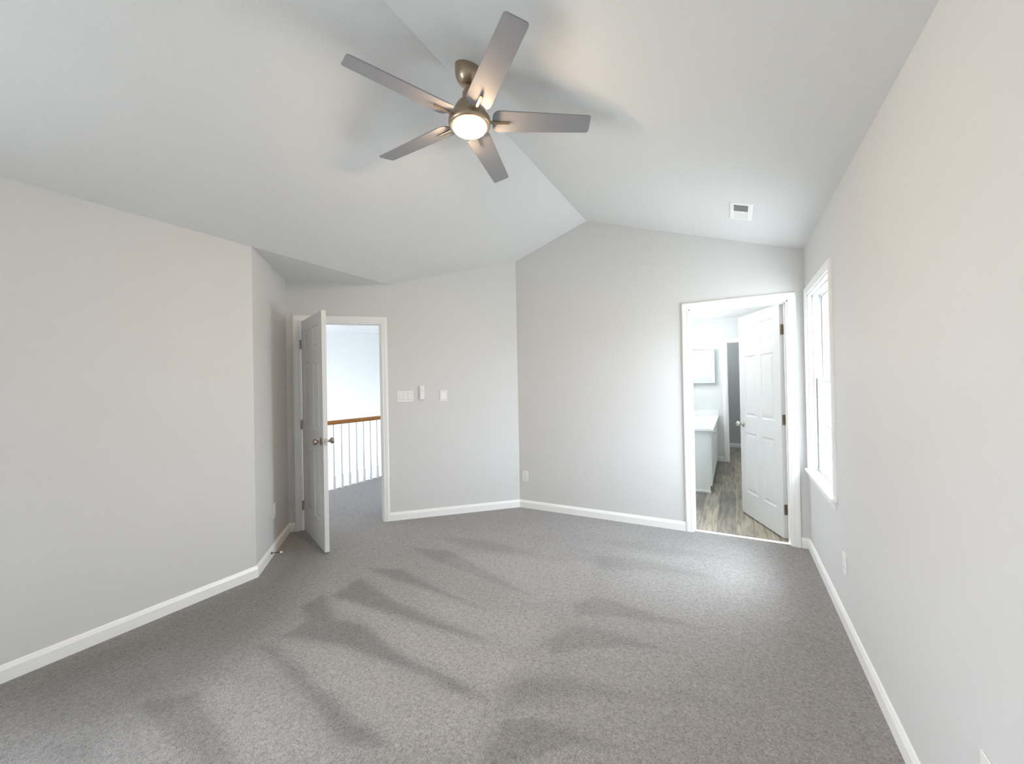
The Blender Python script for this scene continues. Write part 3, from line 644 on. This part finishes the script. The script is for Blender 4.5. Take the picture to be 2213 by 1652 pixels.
# ---------------------------------------------------------------- ceiling fan
def ceiling_fan():
    cx, cy = -1.1625, 1.727
    e = tag(empty('ceiling_fan', (cx, cy, 2.70)), 'five blade silver grey ceiling fan with warm lit round lamp', 'ceiling fan')
    T = Matrix.Translation((cx, cy, 0)); K = lambda o: kid(o, e)
    # canopy: bell cut to the ceiling slope
    prof = [(.070, 3.10), (.070, 3.00), (.0685, 2.985), (.064, 2.968), (.056, 2.953), (.046, 2.941), (.034, 2.932), (.022, 2.929)]
    mb = MB().lathe(prof, T, 48); o = mb.build('canopy', HUBN)
    bm = bmesh.new(); bm.from_mesh(o.data)
    nrm = Vector((slR, 0, 1)).normalized(); p = Vector((cx, 0, zc(cx)-.002))
    r = bmesh.ops.bisect_plane(bm, geom=bm.verts[:]+bm.edges[:]+bm.faces[:], plane_co=p, plane_no=nrm, clear_outer=True)
    ed = [g for g in r['geom_cut'] if isinstance(g, bmesh.types.BMEdge)]; bmesh.ops.contextual_create(bm, geom=ed); bm.to_mesh(o.data); bm.free()
    K(weighted(o, 40))
    K(weighted(MB().lathe([(.0125, 2.955), (.0125, 2.895)], T, 24).build('downrod', HUBN), 40))
    K(weighted(MB().lathe([(.016, 2.908), (.023, 2.906), (.030, 2.899), (.034, 2.890), (.035, 2.880), (.0345, 2.862), (.036, 2.855)], T, 40).build('rod_cover', HUBN), 40))
    K(weighted(MB().lathe([(.036, 2.856), (.046, 2.848), (.058, 2.836), (.070, 2.820), (.080, 2.800), (.086, 2.783), (.088, 2.770), (.088, 2.757)], T, 56).build('motor_housing', HUBN), 40))
    K(weighted(MB().lathe([(.088, 2.762), (.100, 2.760), (.106, 2.755), (.108, 2.745), (.108, 2.728), (.105, 2.719), (.099, 2.715), (.088, 2.714), (.0838, 2.718)], T, 64).build('light_ring', HUBN), 40))
    K(MB().lathe([(.0835, 2.722), (.0842, 2.712), (.081, 2.702), (.069, 2.695), (.046, 2.692), (.018, 2.6915), (0, 2.6915)], T, 56).build('lamp_diffuser', DIFF, None, True))
    pit = math.radians(-12.9)
    # blade outline in its own plane
    def arc(cx_, cy_, r, a0, a1, n=6): return [(cx_+r*math.cos(a0+(a1-a0)*i/n), cy_+r*math.sin(a0+(a1-a0)*i/n)) for i in range(n+1)]
    wi, wt = .064, .0525; r0 = .118; H = math.pi/2
    ol = arc(r0+.04, -wi+.04, .04, -2*H, -H) + arc(.626-.014, -wt+.014, .014, -H, 0) + arc(.632-.014, wt-.014, .014, 0, H) + arc(r0+.04, wi-.04, .04, H, 2*H)
    for k in range(5):
        a = math.radians(-39.2 + 72*k)
        B = Matrix.Translation((cx, cy, 2.746)) @ Matrix.Rotation(a, 4, 'Z') @ Matrix.Rotation(pit, 4, 'X')
        b = MB().prism(ol, 0.0, .0065, B).build('blade', BLADE); bv = b.modifiers.new('edge', 'BEVEL'); bv.width = .0015; bv.segments = 2; bv.limit_method = 'ANGLE'; bv.angle_limit = math.radians(50); K(b)
        I = MB(); I.box((.075, -.0075, -.010), (.205, .0075, -.0005), .003, B)
        I.box((.085, -.010, -.006), (.125, .010, .004), .003, Matrix.Translation((cx, cy, 2.744)) @ Matrix.Rotation(a, 4, 'Z'))
        ir = I.build('blade_arm', HUBN); ir.parent = b; ir.matrix_parent_inverse = Matrix.Identity(4)
ceiling_fan()

# ---------------------------------------------------------------- ceiling register
def vent():
    xc, yc = 0.0765, 3.337; nrm = Vector((slR, 0, 1)).normalized(); ux = Vector((1, 0, -slR)).normalized()
    T = Matrix((ux, Vector((0, 1, 0)), -nrm)).transposed().to_4x4(); T.translation = (xc, yc, zc(xc))      # z points down into the room
    e = tag(empty('air_vent', T.translation), 'small white air register on the sloped ceiling by right wall', 'vent'); hx, hy, ix, iy = .0745, .155, .0455, .125
    mb = MB()
    def ring(a, z): return [(-a[0], -a[1], z), (a[0], -a[1], z), (a[0], a[1], z), (-a[0], a[1], z)]
    R = [((hx, hy), 0.0), ((hx, hy), .003), ((hx-.006, hy-.006), .007), ((ix+.004, iy+.004), .008), ((ix, iy), .006), ((ix, iy), -.02)]
    V = [T @ Vector(p) for a, z in R for p in ring(a, z)]
    F = [(k*4+q, k*4+(q+1) % 4, k*4+4+(q+1) % 4, k*4+4+q) for k in range(len(R)-1) for q in range(4)]
    mb.add(V, F); kid(mb.build('register_frame', TRIM), e)
    kid(MB().box((-ix, -iy, -.045), (ix, iy, .0005), 0, T).build('duct_opening', DUCT), e)
    kid(MB().box((-ix, -.006, -.004), (ix, .006, .0065), .001, T, 1).build('centre_bar', TRIM), e)
    for i in range(6):
        for s in (-1, 1):
            y = s*(.016 + .0195*i)
            L = T @ Matrix.Translation((0, y, .0035)) @ Matrix.Rotation(math.radians(38)*s, 4, 'X')
            kid(MB().box((-ix, -.009, -.0006), (ix, .009, .0006), 0, L).build('louver', TRIM), e)
vent()

# ---------------------------------------------------------------- switches and outlets
def plate(mb, T, w_, h, d=.0055): mb.box((-w_/2, 0, -h/2), (w_/2, d, h/2), .0022, T)
def on(Tw, u, z): return Tw @ Matrix.Translation((u, 0, z))
TJ = frame(-DJ, NJ, JL)
def parts(e, items):
    for nm, mb, m in items: kid(mb.build(nm, m), e)
def switch3():
    T = on(TA, 1.2355, 1.279); e = tag(empty('light_switch', T.translation), 'white triple rocker light switch plate nearest the hall doorway', 'light switch')
    mb = MB(); plate(mb, T, .163, .116); parts(e, [('wall_plate', mb, PLAST)])
    for k in (-1, 0, 1):
        c = T @ Matrix.Translation((k*.0462, 0, 0))
        s = kid(MB().box((-.0178, .003, -.0350), (.0178, .0058, .0350), .0008, c, 1).build('switch_surround', PLASTD), e)
        r = MB(); R = c @ Matrix.Translation((0, .0062, 0)) @ Matrix.Rotation(math.radians(2.6 if k < 1 else -2.6), 4, 'X'); r.box((-.0162, -.003, -.0332), (.0162, .0022, .0332), .0012, R)
        o = r.build('rocker', PLAST); o.parent = s; o.matrix_parent_inverse = Matrix.Identity(4)
        if k == 1:
            o2 = MB().box((-.004, .0072, .024), (.012, .0088, .029), .0006, c, 1).build('dimmer_slider', PLASTD); o2.parent = s; o2.matrix_parent_inverse = Matrix.Identity(4)
switch3()
def remote():
    T = on(TA, 1.064, 1.317); e = tag(empty('fan_remote', T.translation), 'slim white fan remote in a wall cradle between the two switch plates', 'remote control')
    mb = MB(); mb.box((-.025, 0, -.073), (.025, .010, .062), .003, T); mb.box((-.025, .008, -.073), (.025, .024, -.060), .003, T); parts(e, [('cradle', mb, PLAST)])
    mb = MB(); mb.box((-.0225, .0085, -.066), (.0225, .0235, .073), .004, T); parts(e, [('handset', mb, PLAST)])
    for x, z in ((.006, .030), (-.006, .019)):
        kid(MB().lathe([(0, 0), (.0038, 0), (.0034, .0012), (0, .0015)], T @ Matrix.Translation((x, .0233, z)) @ Matrix.Rotation(-math.pi/2, 4, 'X'), 16).build('button', PLASTD), e)
remote()
def single():
    T = on(TA, .837, 1.279); e = tag(empty('light_switch', T.translation), 'single white switch plate farthest from the hall doorway', 'light switch')
    mb = MB(); plate(mb, T, .076, .118); parts(e, [('wall_plate', mb, PLAST)])
    kid(MB().box((-.0178, .003, -.0350), (.0178, .0060, .0350), .0008, T, 1).build('switch_insert', TRIM), e)
    for z in (-.045, .045):
        kid(MB().lathe([(0, 0), (.003, 0), (.0026, .0009), (0, .0011)], T @ Matrix.Translation((0, .0052, z)) @ Matrix.Rotation(-math.pi/2, 4, 'X'), 12).build('screw', PLASTD), e)
single()
def outlet(T, label, blank=False):
    e = tag(empty('wall_outlet', T.translation), label, 'outlet')
    mb = MB(); plate(mb, T, .072, .118); parts(e, [('wall_plate', mb, PLAST)])
    if blank:
        kid(MB().box((-.017, .003, -.034), (.017, .0066, .034), .001, T, 1).build('insert', TRIM), e)
    else:
        for s in (-1, 1):
            ol = [(.0165*math.cos(a), max(-.0115, min(.0115, .0165*math.sin(a)))) for a in np.linspace(0, 2*math.pi, 25)[:-1]]
            R = T @ Matrix.Translation((0, .0045, s*.0195)) @ Matrix.Rotation(math.pi/2, 4, 'X')
            r = kid(MB().prism(ol, -.0035, .001, R).build('receptacle', PLAST), e)
            sl = MB(); c = T @ Matrix.Translation((0, .0078, s*.0195))
            sl.box((-.0066, -.001, -.001), (-.0046, .0006, .007), 0, c); sl.box((.0046, -.001, 0), (.0066, .0006, .006), 0, c); sl.box((-.002, -.001, -.008), (.002, .0006, -.004), .0008, c, 1)
            o = sl.build('slots', DARK); o.parent = r; o.matrix_parent_inverse = Matrix.Identity(4)
        kid(MB().lathe([(0, 0), (.003, 0), (.0026, .0009), (0, .0011)], T @ Matrix.Translation((0, .0052, 0)) @ Matrix.Rotation(-math.pi/2, 4, 'X'), 12).build('screw', STEEL), e)
outlet(on(TBf, -2.0605, .351), 'white outlet on the far wall close to the corner of the diagonal wall')
outlet(on(TW, -2.862, .350), 'white duplex outlet on the right wall below and left of the window', False)
outlet(on(TW, -1.412, .392), 'white outlet at the bottom right edge on the near right wall', False)
outlet(on(TJ, .480, .348), 'white outlet plate on the narrow alcove wall behind the open hall door', True)

def door_stop():
    T = TJ @ Matrix.Translation((.3225, .0138, .046)); e = tag(empty('door_stop', T.translation), 'brown spring door stop with white tip on the alcove baseboard', 'door stop')
    R = T @ Matrix.Rotation(-math.pi/2, 4, 'X')
    kid(MB().lathe([(0, 0), (.010, 0), (.009, .004), (.005, .008), (0, .009)], R, 18).build('base', SPRING), e)
    pts = [R @ Vector((.0042*math.cos(t), .0042*math.sin(t), .007 + .058*t/(2*math.pi*14))) for t in np.linspace(0, 2*math.pi*14, 170)]
    kid(MB().tube(pts, .0014, 6).build('spring', SPRING, None, True), e)
    kid(MB().lathe([(0, .064), (.0065, .064), (.0078, .067), (.0078, .078), (.006, .081), (0, .082)], R, 18).build('rubber_tip', RUBBER, None, True), e)
door_stop()
